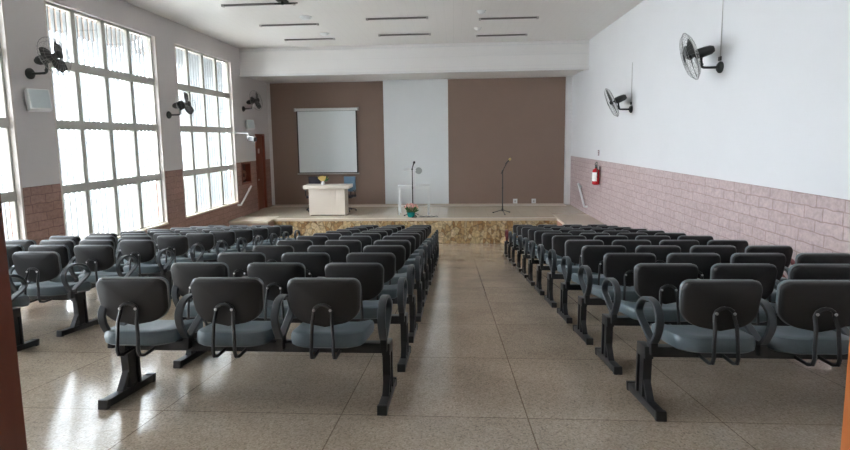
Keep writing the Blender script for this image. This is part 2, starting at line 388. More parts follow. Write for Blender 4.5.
# wall of the doorway, door jambs, lobby behind
JX0, JX1 = -0.962, 0.775
bm = bmn()
box(bm, (XL - WT, YF - 0.12, -2.2), (JX0 - 0.16, YF + 0.03, ZC)); box(bm, (JX1 + 0.16, YF - 0.12, -2.2), (XR + 0.2, YF + 0.03, ZC)); box(bm, (JX0 - 0.16, YF - 0.12, 1.1), (JX1 + 0.16, YF + 0.03, ZC))
struct('wall_front', bm, M['white'])
d1 = bpy.data.objects.new('door_1', None); COL.objects.link(d1); d1['kind'] = 'structure'; d1.location = (0, YF, floor_z(YF))
zf = 0.02
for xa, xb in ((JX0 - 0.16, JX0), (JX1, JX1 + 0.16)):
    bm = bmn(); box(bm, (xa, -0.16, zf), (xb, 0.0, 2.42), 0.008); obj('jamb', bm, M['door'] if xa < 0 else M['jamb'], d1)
bm = bmn(); box(bm, (JX0 - 0.16, -0.16, 2.36), (JX1 + 0.16, 0.0, 2.5), 0.008); obj('head', bm, M['jamb'], d1)
zl = floor_z(YF - 0.12)
bm = bmn(); box(bm, (-2.4, -3.0, zl - 0.15), (2.4, YF - 0.12, zl)); struct('floor_lobby', bm, M['floor'])
bm = bmn(); box(bm, (-2.4, -3.0, 1.7), (2.4, YF - 0.12, 1.85)); struct('ceiling_lobby', bm, M['lobby'])
bm = bmn(); box(bm, (-2.55, -3.0, zl - 0.15), (-2.4, YF - 0.12, 1.85)); struct('wall_lobby_left', bm, M['lobby'])
bm = bmn(); box(bm, (2.4, -3.0, zl - 0.15), (2.55, YF - 0.12, 1.85)); struct('wall_lobby_right', bm, M['lobby'])

bm = bmn(); box(bm, (-2.55, -3.15, zl - 0.15), (2.55, -3.0, 1.85)); struct('wall_lobby_light_block', bm, M['lobby'])  # unseen wall added to keep light from behind off the jambs

# stage
bm = bmn(); box(bm, (-5.42, YS + 0.03, -4.0), (2.96, 14.6, ZS - 0.075)); struct('trim_7', bm, M['stone'])
bm = bmn(); box(bm, (XL, YS + 0.06, ZS - 0.35), (XR, YB, ZS - 0.002)); st = struct('floor_stage', bm, M['stage'])
bm = bmn(); box(bm, (-5.42, YS, ZS - 0.08), (2.96, YS + 0.10, ZS), 0.012); struct('trim_8', bm, M['nosing'])
# side landings of the stage
bm = bmn(); box(bm, (2.96, 12.95, -4.0), (XR, YS + 0.5, ZS - 0.06)); struct('trim_9', bm, M['redstep'])
bm = bmn(); box(bm, (2.94, 12.92, ZS - 0.06), (XR, 14.80, ZS + 0.012), 0.01); struct('trim_10', bm, M['nosing'])
bm = bmn(); box(bm, (XL, 13.75, -4.0), (-5.42, YS + 0.5, ZS - 0.06)); struct('trim_11', bm, plain('pinkish_step_face', (0.42, 0.30, 0.24), 0.6, noise=0.2, scale=14))
bm = bmn(); box(bm, (XL, 13.72, ZS - 0.06), (-5.40, 14.6, ZS + 0.012), 0.01); struct('trim_12', bm, M['nosing'])

# windows
def make_window(idx, ya, yb):
    w = bpy.data.objects.new('window_%d' % idx, None); COL.objects.link(w); w['kind'] = 'structure'; w.location = (XL, ya, WZ0)
    W = yb - ya; Ht = WZ1 - WZ0; x0, x1 = -0.15, -0.07
    ncol = 4 if W > 2.5 else 3
    cols = [W * k / ncol for k in range(1, ncol)]
    if ncol == 4: cols = [0.66, 1.40, 2.13]
    rows = [-0.80 - WZ0, 0.30 - WZ0, 1.31 - WZ0]
    bm = bmn()
    t = 0.045
    box(bm, (x0, 0, 0), (x1, t, Ht), 0.004); box(bm, (x0, W - t, 0), (x1, W, Ht), 0.004)
    box(bm, (x0, 0, 0), (x1, W, t), 0.004); box(bm, (x0, 0, Ht - t), (x1, W, Ht), 0.004)
    for c in cols: box(bm, (x0, c - 0.048, 0), (x1, c + 0.048, Ht), 0.004)
    for r in rows: box(bm, (x0 - 0.01, 0, r - 0.075), (x1 + 0.01, W, r + 0.075), 0.004)
    obj('window_frame', bm, M['frame'], w)
    cs = [t] + cols + [W - t]; rs = [t] + rows + [Ht - t]
    for i in range(len(cs) - 1):
        for j in range(4):
            bm = bmn(); box(bm, (-0.112, cs[i] + 0.03, rs[j] + 0.05), (-0.108, cs[i + 1] - 0.03, rs[j + 1] - 0.05)); obj('pane', bm, M['glass'], w, smooth=False)
    bm = bmn(); box(bm, (x1, -0.01, -0.02), (0.03, W + 0.01, 0.022), 0.006); obj('window_sill', bm, M['sill'], w)
    bm = bmn()
    box(bm, (x1, W - 0.012, 0.02), (0.012, W + 0.02, Ht)); box(bm, (x1, -0.02, 0.02), (0.006, 0.008, Ht))
    obj('reveal', bm, M['reveal'], w)
    bm = bmn(); y = 0.07
    while y < W:
        box(bm, (-0.30, y - 0.009, -0.1), (-0.24, y + 0.009, Ht + 0.05)); y += 0.128
    for z in rows: box(bm, (-0.31, 0, z - 0.03), (-0.295, W, z + 0.03))
    obj('sun_slat', bm, M['slat'], w, smooth=False)
    bm = bmn(); prism(bm, [(-0.32, Ht + 0.05), (-0.32, Ht + 0.0), (-0.95, Ht - 0.22), (-0.97, Ht - 0.18)], 'Y', -0.1, W + 0.1); obj('awning', bm, M['awning'], w, smooth=False)
for i, (a, b) in enumerate(wins): make_window(i + 1, a, b)

# yard outside the windows
bm = bmn(); box(bm, (-40, -20, -3.9), (XL - WT - 0.001, 40, -3.6)); o = struct('ground_yard', bm, M['ground'])
bm = bmn(); box(bm, (-11.2, -10, -3.6), (-11.0, 34, -1.6)); tag(obj('boundary_wall', bm, M['fence'], smooth=False), 'low cream boundary wall seen through the tall windows', 'wall')

# stage door on the left wall
d2 = bpy.data.objects.new('door_2', None); COL.objects.link(d2); d2['kind'] = 'structure'; d2.location = (XL, DY0, ZS)
HD = DZ1 - ZS; WD = DY1 - DY0
bm = bmn()
box(bm, (-0.16, 0, 0), (0.02, 0.06, HD)); box(bm, (-0.16, WD - 0.06, 0), (0.02, WD, HD)); box(bm, (-0.16, 0, HD - 0.06), (0.02, WD, HD))
obj('door_frame', bm, M['door'], d2, smooth=False)
bm = bmn(); box(bm, (-0.09, 0.06, 0.0), (-0.05, WD - 0.06, HD - 0.06), 0.003)
for z0, z1 in ((0.2, 1.0), (1.15, HD - 0.25)): box(bm, (-0.052, 0.16, z0), (-0.042, WD - 0.16, z1), 0.004)
dl = obj('door_leaf', bm, M['door'], d2)
bm = bmn(); lathe(bm, [(0.012, 0), (0.012, 0.03), (0.027, 0.04), (0.03, 0.06), (0.018, 0.075)], 14, (-0.05, 0.13, 1.02), (1, 0, 0)); obj('door_handle', bm, M['bolt'], dl)
bm = bmn(); box(bm, (-0.048, 0.28, 1.9), (-0.04, 0.42, 2.06)); obj('notice', bm, M['paper'], dl)
dl.children[1]['label'] = 'small white paper notice'

# ------------------------------------------------------------------ beam benches
def pad_outline():
    w, hb, ht = 0.216, -0.142, 0.142
    pts = []
    def arc(cx, cz, rx, rz, a0, a1, n):
        for k in range(n + 1):
            a = math.radians(a0 + (a1 - a0) * k / n); pts.append((cx + rx * math.cos(a), cz + rz * math.sin(a)))
    arc(w - 0.052, ht - 0.050, 0.052, 0.050, 0, 90, 6)
    arc(-(w - 0.052), ht - 0.050, 0.052, 0.050, 90, 180, 6)
    arc(-(w - 0.135) + 0.008, hb + 0.115, 0.135, 0.105, 184, 264, 8)
    pts.append((0, hb - 0.006))
    arc((w - 0.135) - 0.008, hb + 0.115, 0.135, 0.105, -84, -4, 8)
    return pts
def loft(bm, rings):
    R = [[bm.verts.new(p) for p in r] for r in rings]; n = len(R[0])
    for A, B in zip(R, R[1:]):
        for k in range(n): bm.faces.new((A[k], A[(k + 1) % n], B[(k + 1) % n], B[k]))
    return R
def fan_cap(bm, ring, c):
    v = bm.verts.new(c); n = len(ring)
    for k in range(n): bm.faces.new((ring[k], ring[(k + 1) % n], v))
LEAN = math.radians(16)
def pad_pt(x, z, y):
    """local pad coords: x across, z up the pad, y forward; the pad is slightly dished and leans back"""
    y = y + 0.55 * x * x
    c, s = math.cos(LEAN), math.sin(LEAN)
    return Vector((x, 0.055 + y * c - z * s, 0.622 + z * c + y * s))
def back_shell():
    bm = bmn(); o = pad_outline(); rings = []
    for sc, y in ((0.60, -0.0235), (0.92, -0.022), (0.975, -0.018), (0.995, -0.010), (1.0, 0.002), (1.0, 0.010)):
        rings.append([pad_pt(x * sc, z * sc, y) for x, z in o])
    R = loft(bm, rings); fan_cap(bm, R[0], pad_pt(0, 0, -0.026)); fan_cap(bm, R[-1], pad_pt(0, 0, 0.010))
    return bm
def back_cushion():
    bm = bmn(); o = pad_outline(); rings = []
    for sc, y in ((0.985, 0.008), (1.005, 0.020), (0.985, 0.036), (0.93, 0.046), (0.6, 0.052)):
        rings.append([pad_pt(x * sc, z * sc, y) for x, z in o])
    R = loft(bm, rings); fan_cap(bm, R[0], pad_pt(0, 0, 0.008)); fan_cap(bm, R[-1], pad_pt(0, 0, 0.052))
    return bm
def back_piping():
    bm = bmn(); tube(bm, [pad_pt(x * 1.0, z * 1.0, 0.008) for x, z in pad_outline()], 0.0055, 6, closed=True); return bm
def seat_mesh():
    bm = bmn(); o = []
    w, d = 0.235, 0.225
    def arc(cx, cy, rx, ry, a0, a1, n):
        for k in range(n + 1):
            a = math.radians(a0 + (a1 - a0) * k / n); o.append((cx + rx * math.cos(a), cy + ry * math.sin(a)))
    arc(w - 0.09, d - 0.07, 0.09, 0.07, 0, 90, 6); arc(-w + 0.09, d - 0.07, 0.09, 0.07, 90, 180, 6)
    arc(-w + 0.12, -d + 0.10, 0.11, 0.10, 182, 268, 6); arc(w - 0.12, -d + 0.10, 0.11, 0.10, -88, -2, 6)
    def P(x, y, z):
        z += -1.3 * max(0, y - 0.13) ** 1.5 + 0.22 * x * x + 0.10 * max(0, -y - 0.12)
        return Vector((x, 0.285 + y, z))
    rings = []
    for sc, z in ((0.55, 0.340), (0.90, 0.342), (0.975, 0.352), (1.0, 0.380), (0.995, 0.410), (0.965, 0.425), (0.90, 0.433), (0.5, 0.428)):
        rings.append([P(x * sc, y * sc, z) for x, y in o])
    R = loft(bm, rings); fan_cap(bm, R[0], P(0, 0, 0.340)); fan_cap(bm, R[-1], P(0, 0, 0.424))
    return bm
def bracket_mesh():
    bm = bmn()
    up = [(-0.066, 0.235, 0.318), (-0.066, 0.15, 0.306), (-0.066, 0.075, 0.300), (-0.066, 0.038, 0.312), (-0.065, 0.024, 0.345), (-0.063, 0.022, 0.42), (-0.058, 0.017, 0.51)]
    tp = [pad_pt(-0.052, -0.04, -0.036), pad_pt(-0.044, -0.012, -0.036), pad_pt(-0.022, 0.004, -0.036)]
    L_ = [Vector(p) for p in up] + tp; Rr = [Vector((-p.x, p.y, p.z)) for p in reversed(L_)]
    tube(bm, L_ + [pad_pt(0, 0.008, -0.036)] + Rr, 0.0105, 8)
    return bm
def bolts_mesh():
    bm = bmn(); p = pad_pt(0, -0.022, -0.048)
    lathe(bm, [(0.004, 0.0), (0.0085, 0.003), (0.0085, 0.006), (0.006, 0.012)], 10, p + Vector((0, -0.004, 0)), (0, 1, 0.2))
    return bm
ARM = smooth_curve([(0.055 + (y_ - 0.012) * 0.82, 0.395 + (z_ - 0.372) * 0.83) for y_, z_ in [(0.115, 0.372), (0.062, 0.43), (0.020, 0.50), (0.012, 0.57), (0.060, 0.635), (0.15, 0.662), (0.26, 0.650), (0.345, 0.605), (0.385, 0.545), (0.355, 0.495), (0.27, 0.445), (0.19, 0.395), (0.15, 0.372)]], 4)
def arm_mesh():
    bm = bmn(); strap(bm, ARM, 0.046, 0.020); return bm
def armfoot_mesh():
    bm = bmn(); box(bm, (-0.020, 0.13, 0.32), (0.020, 0.20, 0.405), 0.006); return bm
def leg_mesh():
    bm = bmn()
    # raked web plate with flanges, and a splayed brace down to the foot bar
    prism(bm, [(0.175, 0.345), (0.275, 0.345), (0.315, 0.045), (0.225, 0.045)], 'X', -0.010, 0.010)
    prism(bm, [(0.170, 0.36), (0.190, 0.36), (0.240, 0.045), (0.220, 0.045)], 'X', -0.024, 0.024)
    prism(bm, [(0.265, 0.36), (0.285, 0.36), (0.330, 0.045), (0.310, 0.045)], 'X', -0.024, 0.024)
    prism(bm, [(0.213, 0.185), (0.232, 0.185), (0.175, 0.045), (0.145, 0.045)], 'X', -0.020, 0.020)
    box(bm, (-0.024, 0.160, 0.29), (0.024, 0.290, 0.362), 0.005)
    return bm
def foot_mesh():
    bm = bmn(); box(bm, (-0.026, 0.012, 0.006), (0.026, 0.465, 0.052), 0.005); return bm
def cap_mesh():
    bm = bmn(); box(bm, (-0.029, 0.0, 0.0), (0.029, 0.030, 0.056), 0.007)
    return bm
def part(name, src, parent, x=0.0):
    o = bpy.data.objects.new(name, src); COL.objects.link(o); o.parent = parent; o.location = (x, 0, 0); return o
def as_mesh(name, bm, mat):
    o = obj(name, bm, mat); me = o.data; bpy.data.objects.remove(o); return me
ME = dict(seat=as_mesh('seat', seat_mesh(), M['pad']), shell=as_mesh('back_shell', back_shell(), M['shell']), cushion=as_mesh('back_cushion', back_cushion(), M['pad']),
          piping=as_mesh('piping', back_piping(), M['edge']), bracket=as_mesh('back_support', bracket_mesh(), M['steel']), bolts=as_mesh('bolt', bolts_mesh(), M['bolt']),
          arm=as_mesh('armrest', arm_mesh(), M['arm']), armred=as_mesh('armrest', arm_mesh(), M['redarm']), armfoot=as_mesh('armrest_bracket', armfoot_mesh(), M['steel']),
          leg=as_mesh('leg', leg_mesh(), M['steel']), foot=as_mesh('foot', foot_mesh(), M['steel']), cap=as_mesh('foot_cap', cap_mesh(), M['black']))
def make_bench(name, label, group, n, first, pitch, lx0, lx1, x0, s):
    """n seats; first = x of the first seat centre, legs at lx0 and lx1; s = distance down the slope of the rear foot tips"""
    t = thing(name, label, 'bench', slope(x0, s), (-SL, 0, 0), group)
    bm = bmn(); box(bm, (lx0 + 0.01 - x0, 0.175, 0.298), (lx1 - 0.01 - x0, 0.245, 0.358), 0.006); obj('beam', bm, M['steel'], t)
    for k in range(n):
        cx = first + pitch * k - x0
        part('seat', ME['seat'], t, cx)
        b = part('backrest', ME['shell'], t, cx); part('cushion', ME['cushion'], b); part('piping', ME['piping'], b)
        b = part('back_support', ME['bracket'], t, cx); part('bolt', ME['bolts'], b, -0.048); part('bolt', ME['bolts'], b, 0.048)
    for k in range(n + 1):
        ax = (lx0 - 0.05 if n == 3 else lx0 + 0.02) if k == 0 else lx1 - 0.01 if k == n else first - pitch / 2 + pitch * k
        a = part('armrest', ME['arm'], t, ax - x0); part('armrest_bracket', ME['armfoot'], a)
    for x in (lx0, lx1):
        l = part('leg', ME['leg'], t, x - x0); f = part('foot', ME['foot'], l); c = part('foot_cap', ME['cap'], l); c = part('foot_cap', ME['cap'], l); c.location.y = 0.445
    return t
ORD = ['nearest', 'second', 'third', 'fourth', 'fifth', 'sixth', 'seventh', 'eighth', 'ninth', 'tenth', 'eleventh', 'twelfth']
blocks = [
    ('middle', 3, -1.94, 0.585, -2.075, -0.42, range(0, 12), 'three-seat charcoal beam bench, %s row from the doorway in the middle block', 'benches in the middle block beside the aisle'),
    ('right', 4, 1.485, 0.531, 1.125, 3.325, range(0, 12), 'four-seat charcoal beam bench along the brick wall, %s row from the doorway', 'benches in the block along the brick wall'),
    ('left', 4, -5.435, 0.516, -5.72, -3.60, range(1, 12), 'four-seat charcoal beam bench below the windows, %s row from the doorway', 'benches in the block below the windows')]
for nm, n, first, pitch, lx0, lx1, rows, lab, grp in blocks:
    proto = None
    for j, i in enumerate(rows):
        s = 2.79 + 0.727 * i + (0.045 if nm == 'left' else 0)
        l = lab % ORD[j]
        if i == 11: l = (lab.split(',')[0] + {'middle': ', in the middle block, closest to the stage', 'right': ', closest to the stage, near arm dark red', 'left': ', closest to the stage'}[nm])
        if proto is None:
            o = proto = make_bench('beam_bench', l, grp, n, first, pitch, lx0, lx1, (lx0 + lx1) / 2, s)
        else:
            o = dup(proto); o.location = slope((lx0 + lx1) / 2 + (0.035 if nm == 'middle' else 0) + random.uniform(-.008, .008), s + random.uniform(-.01, .01)); o['label'] = l
            o.rotation_euler = (-SL, 0, random.uniform(-.006, .006))
        o.scale.z = 1 - 0.012 * max(0, i - 5)
        if nm == 'right' and i in (3, 11):
            arms = sorted([c for c in o.children if c.name.startswith('armrest')], key=lambda c: c.location.x)
            c = arms[-1] if i == 3 else arms[0]; c.data = ME['armred']; c['label'] = 'dark red armrest'
            if i == 3: o['label'] = 'four-seat charcoal beam bench by the brick wall, fourth row, dark red outer armrest'

# ------------------------------------------------------------------ wall fans
def make_fan(label, y, z, side, yaw, tilt, wall_x, cord=None, R=0.31, group='oscillating wall fans', spin=0.0):
    """origin on the wall; local +x points into the room"""
    t = thing('wall_fan', label, 'fan', (wall_x, y, z), (0, 0, 0 if side > 0 else PI), group)
    bm = bmn(); lathe(bm, [(0.085, 0.0), (0.085, 0.02), (0.06, 0.045), (0.03, 0.055)], 20, (0, 0, 0), (1, 0, 0)); obj('wall_plate', bm, M['fanblk'], t)
    bm = bmn(); tube(bm, smooth_curve([(0.03, 0, 0), (0.20, 0, 0.0), (0.265, 0, 0.01), (0.29, 0, 0.06), (0.285, 0, 0.19)], 4, False), 0.019, 10)
    lathe(bm, [(0.02, -0.02), (0.035, -0.02), (0.035, 0.03), (0.02, 0.03)], 12, (0.285, 0, 0.17)); obj('arm', bm, M['fanblk'], t)
    P = Vector((0.285, 0, 0.22)); D = Vector((math.cos(yaw) * math.cos(tilt), math.sin(yaw) * math.cos(tilt), math.sin(tilt)))
    bm = bmn(); lathe(bm, [(0.01, -0.17), (0.045, -0.165), (0.068, -0.12), (0.075, -0.04), (0.075, 0.05), (0.06, 0.09), (0.02, 0.11), (0.012, 0.15)], 18, P, D)
    mo = obj('motor', bm, M['fanblk'], t)
    bm = bmn(); tube(bm, [P + Vector((0, 0, -0.06)), P + Vector((-0.02, 0.0, -0.16))], 0.004, 6); tube(bm, [P + Vector((-.02, 0, -.16)), P + Vector((-.02, 0, -.185))], 0.012, 8); obj('pull_cord', bm, M['fanblk'], mo)
    Q = D.to_track_quat('Z', 'Y'); C = P + D * 0.16
    def W(x, y_, z_): return C + Q @ Vector((x, y_, z_))
    for k in range(3):
        a0 = spin + k * 2 * PI / 3; bm = bmn(); sec = []
        for q in range(7):
            r = 0.045 + (R - 0.085) * q / 6; wd = 0.045 + 0.055 * math.sin(PI * (0.15 + 0.7 * q / 6)); tw = 0.34 - 0.22 * q / 6; ang = a0 + 0.25 * q / 6
            row = []
            for s_, th in ((-1, 0), (-.3, .006), (.4, .006), (1, 0), (.4, -.003), (-.3, -.003)):
                x = r; yy = s_ * wd * math.cos(tw); zz = s_ * wd * math.sin(tw) + th
                row.append(bm.verts.new(W(x * math.cos(ang) - yy * math.sin(ang), x * math.sin(ang) + yy * math.cos(ang), zz)))
            sec.append(row)
        for A, B in zip(sec, sec[1:]):
            for m_ in range(6): bm.faces.new((A[m_], A[(m_ + 1) % 6], B[(m_ + 1) % 6], B[m_]))
        bm.faces.new(sec[0]); bm.faces.new(sec[-1]); obj('blade', bm, M['fanblk'], t)
    bm = bmn(); lathe(bm, [(0.02, -0.03), (0.05, -0.02), (0.05, 0.02), (0.03, 0.045)], 16, C, D); obj('hub', bm, M['fanblk'], t)
    bm = bmn()
    def cage(r, f): # dome height
        return (0.085 if f else -0.075) * math.sqrt(max(0, 1 - (r / R) ** 3.0))
    for f in (0, 1):
        for k in range(30):
            a = 2 * PI * k / 30
            tube(bm, [W(r * math.cos(a), r * math.sin(a), cage(r, f)) for r in (0.06, 0.14, 0.22, 0.275, 0.3, R)], 0.0018, 4, caps=False)
        for r in (0.06, 0.15, 0.24):
            tube(bm, [W(r * math.cos(2 * PI * k / 32), r * math.sin(2 * PI * k / 32), cage(r, f)) for k in range(32)], 0.0022, 4, closed=True)
    tube(bm, [W(R * math.cos(2 * PI * k / 40), R * math.sin(2 * PI * k / 40), 0) for k in range(40)], 0.0055, 6, closed=True)
    obj('cage', bm, M['wire'], t)
    bm = bmn(); lathe(bm, [(0.062, 0.0), (0.062, 0.006), (0.04, 0.012)], 18, C + D * 0.083, D); obj('badge', bm, M['fanblk'], t)
    if cord:
        bm = bmn(); cy = 0.02
        box(bm, (0.0, -cy - 0.006, 0.06), (0.008, -cy + 0.006, cord)); obj('power_cable', bm, M['cord'], t)
        bm = bmn(); box(bm, (0.0, -cy - 0.035, 0.10), (0.02, -cy + 0.035, 0.16), 0.003); obj('speed_switch', bm, M['fanblk'], t)
    return t
make_fan('dark wall fan high on the white right wall, larger and nearer one', 7.72, 0.99, -1, -0.25, -0.30, XR, cord=1.74, R=0.36, spin=0.4)
make_fan('dark wall fan on the white right wall, farther one nearer the stage', 11.40, 0.58, -1, -0.25, -0.40, XR, cord=1.03, R=0.35, spin=0.9)
make_fan('dark wall fan on the left wall before the nearer tall window', 7.38, 1.07, 1, -0.05, 0.22, XL, R=0.29, spin=0.75)
make_fan('dark wall fan on the left pier between the two tall windows', 11.05, 0.60, 1, -0.15, 0.10, XL, spin=1.1)
make_fan('dark wall fan on the left wall above the white box near stage', 15.12, 0.97, 1, -0.20, 0.20, XL, spin=0.8)

# ------------------------------------------------------------------ things on the walls
def speaker(label, y, z, w, h, d, yaw):
    t = thing('wall_speaker', label, 'speaker', (XL, y, z), (0, 0, 0), 'pale wall speakers')
    bm = bmn(); box(bm, (0.0, -0.03, -0.04), (0.07, 0.03, 0.04), 0.004); obj('bracket', bm, M['whiteplastic'], t)
    e = Euler((0, -0.28, yaw)); Mx = Matrix.Translation((0.07 + d / 2, 0, 0)) @ e.to_matrix().to_4x4()
    bm = bmn(); box(bm, (-d / 2, -w / 2, -h / 2), (d / 2, w / 2, h / 2), 0.012); bm.transform(Mx); b = obj('body', bm, M['whiteplastic'], t)
    bm = bmn(); box(bm, (d / 2 - 0.004, -w / 2 + 0.02, -h / 2 + 0.02), (d / 2 + 0.008, w / 2 - 0.02, h / 2 - 0.02), 0.004); bm.transform(Mx); obj('grille', bm, M['paleblue'], t)
    return t
speaker('pale square wall speaker below the fan before the nearer window', 7.34, 0.655, 0.29, 0.33, 0.14, -0.55)
speaker('small white wall speaker below the far left fan', 15.25, 0.48, 0.24, 0.30, 0.14, -0.7)

t = thing('security_camera', 'white security camera on a bent arm beside the farther window', 'camera', (XL, 14.46, 0.10))
bm = bmn(); lathe(bm, [(0.05, 0), (0.05, 0.012), (0.03, 0.02)], 14, (0, 0, 0.12), (1, 0, 0)); tube(bm, [(0.06, -0.75, 0.13), (0.06, -0.02, 0.12)], 0.014, 8); tube(bm, [(0.0, 0, 0.12), (0.32, 0, 0.10), (0.40, 0, 0.095), (0.42, 0, 0.06), (0.42, 0, -0.02)], 0.018, 8); obj('arm', bm, M['whiteplastic'], t)
bm = bmn(); box(bm, (-0.05, -0.16, -0.05), (0.05, 0.16, 0.045), 0.012); bm.transform(Matrix.Translation((0.50, 0, -0.03)) @ Euler((0.1, 0, 1.0)).to_matrix().to_4x4()); obj('housing', bm, M['whiteplastic'], t)
bm = bmn(); box(bm, (-0.056, -0.19, -0.095), (0.056, 0.13, 0.03), 0.01); bm.transform(Matrix.Translation((0.50, 0, -0.03)) @ Euler((0.1, 0, 1.0)).to_matrix().to_4x4()); obj('lens_cover', bm, M['black'], t)

t = thing('hose_cabinet', 'red-brown recessed fire hose cabinet in the left brick wall near stage', 'cabinet', (XL, NY0, NZ0))
w_, h_ = NY1 - NY0, NZ1 - NZ0
bm = bmn()
for a, b in (((-0.155, 0.0, 0), (0.015, 0.05, h_)), ((-0.155, w_ - 0.05, 0), (0.015, w_, h_)), ((-0.155, 0.05, 0), (0.015, w_ - 0.05, 0.05)), ((-0.155, 0.05, h_ - 0.05), (0.015, w_ - 0.05, h_))): box(bm, a, b)
obj('frame', bm, M['door'], t, smooth=False)
bm = bmn(); box(bm, (-0.158, 0.05, 0.05), (-0.15, w_ - 0.05, h_ - 0.05)); obj('back_plate', bm, M['niche'], t, smooth=False)
bm = bmn(); tube(bm, [(-0.09 , 0.34 + 0.17 * math.cos(a * 0.5) * (1 - a * 0.012), 0.27 + 0.15 * math.sin(a * 0.5) * (1 - a * 0.012)) for a in range(36)], 0.022, 8); obj('hose', bm, M['redstep'], t)

def handrail(label, xw, sx, p0, p1):
    t = thing('handrail', label, 'handrail', (xw, p1[0], p1[1]), (0, 0, 0), 'white stair handrails')
    a = Vector((sx * 0.09, p0[0] - p1[0], p0[1] - p1[1])); b = Vector((sx * 0.09, 0, 0)); d = (a - b).normalized()
    bm = bmn(); tube(bm, [Vector((0, a.y, a.z - 0.1)), Vector((sx * 0.05, a.y, a.z - 0.07)), a, a - d * 0.1, b + d * 0.1, b, Vector((sx * 0.05, -0.02, 0.0)), Vector((0, -0.02, 0))], 0.031, 10); obj('rail', bm, M['whiteplastic'], t)
    bm = bmn()
    for q in ((0, a.y, a.z - 0.1), (0, -0.02, 0)): lathe(bm, [(0.04, 0), (0.04, 0.008), (0.025, 0.012)], 12, q, (sx, 0, 0))
    obj('wall_flange', bm, M['whiteplastic'], t)
handrail('short white sloping handrail on the left wall under hose cabinet', XL, 1, (15.22, -1.47), (14.42, -1.96))
handrail('short white sloping handrail on the right brick wall near stage', XR, -1, (15.62, -1.50), (14.88, -2.12))

t = thing('fire_extinguisher', 'red fire extinguisher with white label hung on right brick wall', 'fire extinguisher', (XR, 13.66, -1.34))
c = (-0.11, 0, 0)
bm = bmn(); lathe(bm, [(0.07, 0.0), (0.095, 0.015), (0.095, 0.36), (0.075, 0.41), (0.03, 0.44), (0.03, 0.46)], 24, c); obj('cylinder', bm, M['red'], t)
bm = bmn()
R_ = 0.097; pts = []
for k in range(11):
    a = math.radians(150 + k * 12); pts.append((R_ * math.cos(a) + c[0], R_ * math.sin(a)))
vs0 = [bm.verts.new((x, y, 0.10)) for x, y in pts]; vs1 = [bm.verts.new((x, y, 0.34)) for x, y in pts]
for k in range(10): bm.faces.new((vs0[k], vs0[k + 1], vs1[k + 1], vs1[k]))
obj('paper_label', bm, M['paper'], t)
bm = bmn(); lathe(bm, [(0.03, 0.44), (0.03, 0.50), (0.015, 0.52)], 12, c); tube(bm, [(c[0], 0, 0.50), (c[0] - 0.02, -0.07, 0.55)], 0.01, 8); tube(bm, [(c[0], 0, 0.50), (c[0] - 0.02, -0.09, 0.49)], 0.01, 8); obj('valve', bm, M['black'], t)
bm = bmn(); tube(bm, smooth_curve([(c[0], 0.02, 0.48), (c[0], 0.10, 0.56), (c[0] + .02, 0.0, 0.62), (c[0], -0.08, 0.54), (c[0], -0.115, 0.40), (c[0], -0.118, 0.2)], 5, False), 0.011, 8); obj('hose', bm, M['black'], t)
bm = bmn(); box(bm, (-0.02, -0.03, 0.36), (0.0, 0.03, 0.50), 0.003); obj('hook', bm, M['steel'], t)
t = thing('switch_plate', 'small dark switch plate on right wall above the fire extinguisher', 'switch', (XR, 13.82, -0.55))
bm = bmn(); box(bm, (-0.015, -0.05, 0.0), (0, 0.05, 0.15), 0.004); obj('plate', bm, plain('maroon_grey_plate', (0.20, 0.12, 0.13), 0.5), t)
bm = bmn(); box(bm, (-0.02, -0.02, 0.03), (-0.014, 0.02, 0.06), 0.002); box(bm, (-0.02, -0.02, 0.09), (-0.014, 0.02, 0.12), 0.002); obj('rocker', bm, M['whiteplastic'], t)
for x, lab in ((2.11, 'small white wall socket right of the microphone stand, left of two'), (2.75, 'small white wall socket low on taupe panel, near the right corner')):
    t = thing('wall_socket', lab, 'socket', (x, YB - 0.02, -2.245), group='sockets low on the taupe panel')
    bm = bmn(); box(bm, (-0.075, -0.012, -0.085), (0.075, 0, 0.085), 0.004); obj('plate', bm, M['whiteplastic'], t)
    bm = bmn(); lathe(bm, [(0.03, 0), (0.03, 0.004), (0.02, 0.004)], 14, (0, -0.016, 0), (0, 1, 0)); obj('socket_face', bm, M['cord'], t)

# ------------------------------------------------------------------ ceiling lamps
def strip_lamp(label, x, y, L_):
    t = thing('ceiling_strip_lamp', label, 'lamp', (x, y, ZC), group='unlit strip lamps on the ceiling')
    bm = bmn(); box(bm, (-L_ / 2, -0.035, -0.014), (L_ / 2, 0.035, 0.0), 0.003); obj('channel', bm, M['tray'], t)
    bm = bmn(); box(bm, (-L_ / 2 - .02, -0.045, -0.045), (-L_ / 2 + 0.03, 0.045, 0.0), 0.005); obj('end_cap', bm, M['cord'], t); bm = bmn(); box(bm, (L_ / 2 - 0.03, -0.045, -0.045), (L_ / 2 + .02, 0.045, 0.0), 0.005); obj('end_cap', bm, M['cord'], t)
    for s in (-1, 1):
        bm = bmn(); tube(bm, [(-L_ / 2 + 0.02, s * 0.022, -0.027), (L_ / 2 - 0.02, s * 0.022, -0.027)], 0.013, 10); obj('lamp_tube', bm, M['tube'] if s > 0 else M['tray'], t)  # near tube coloured dark to stand for its shaded side
    return t
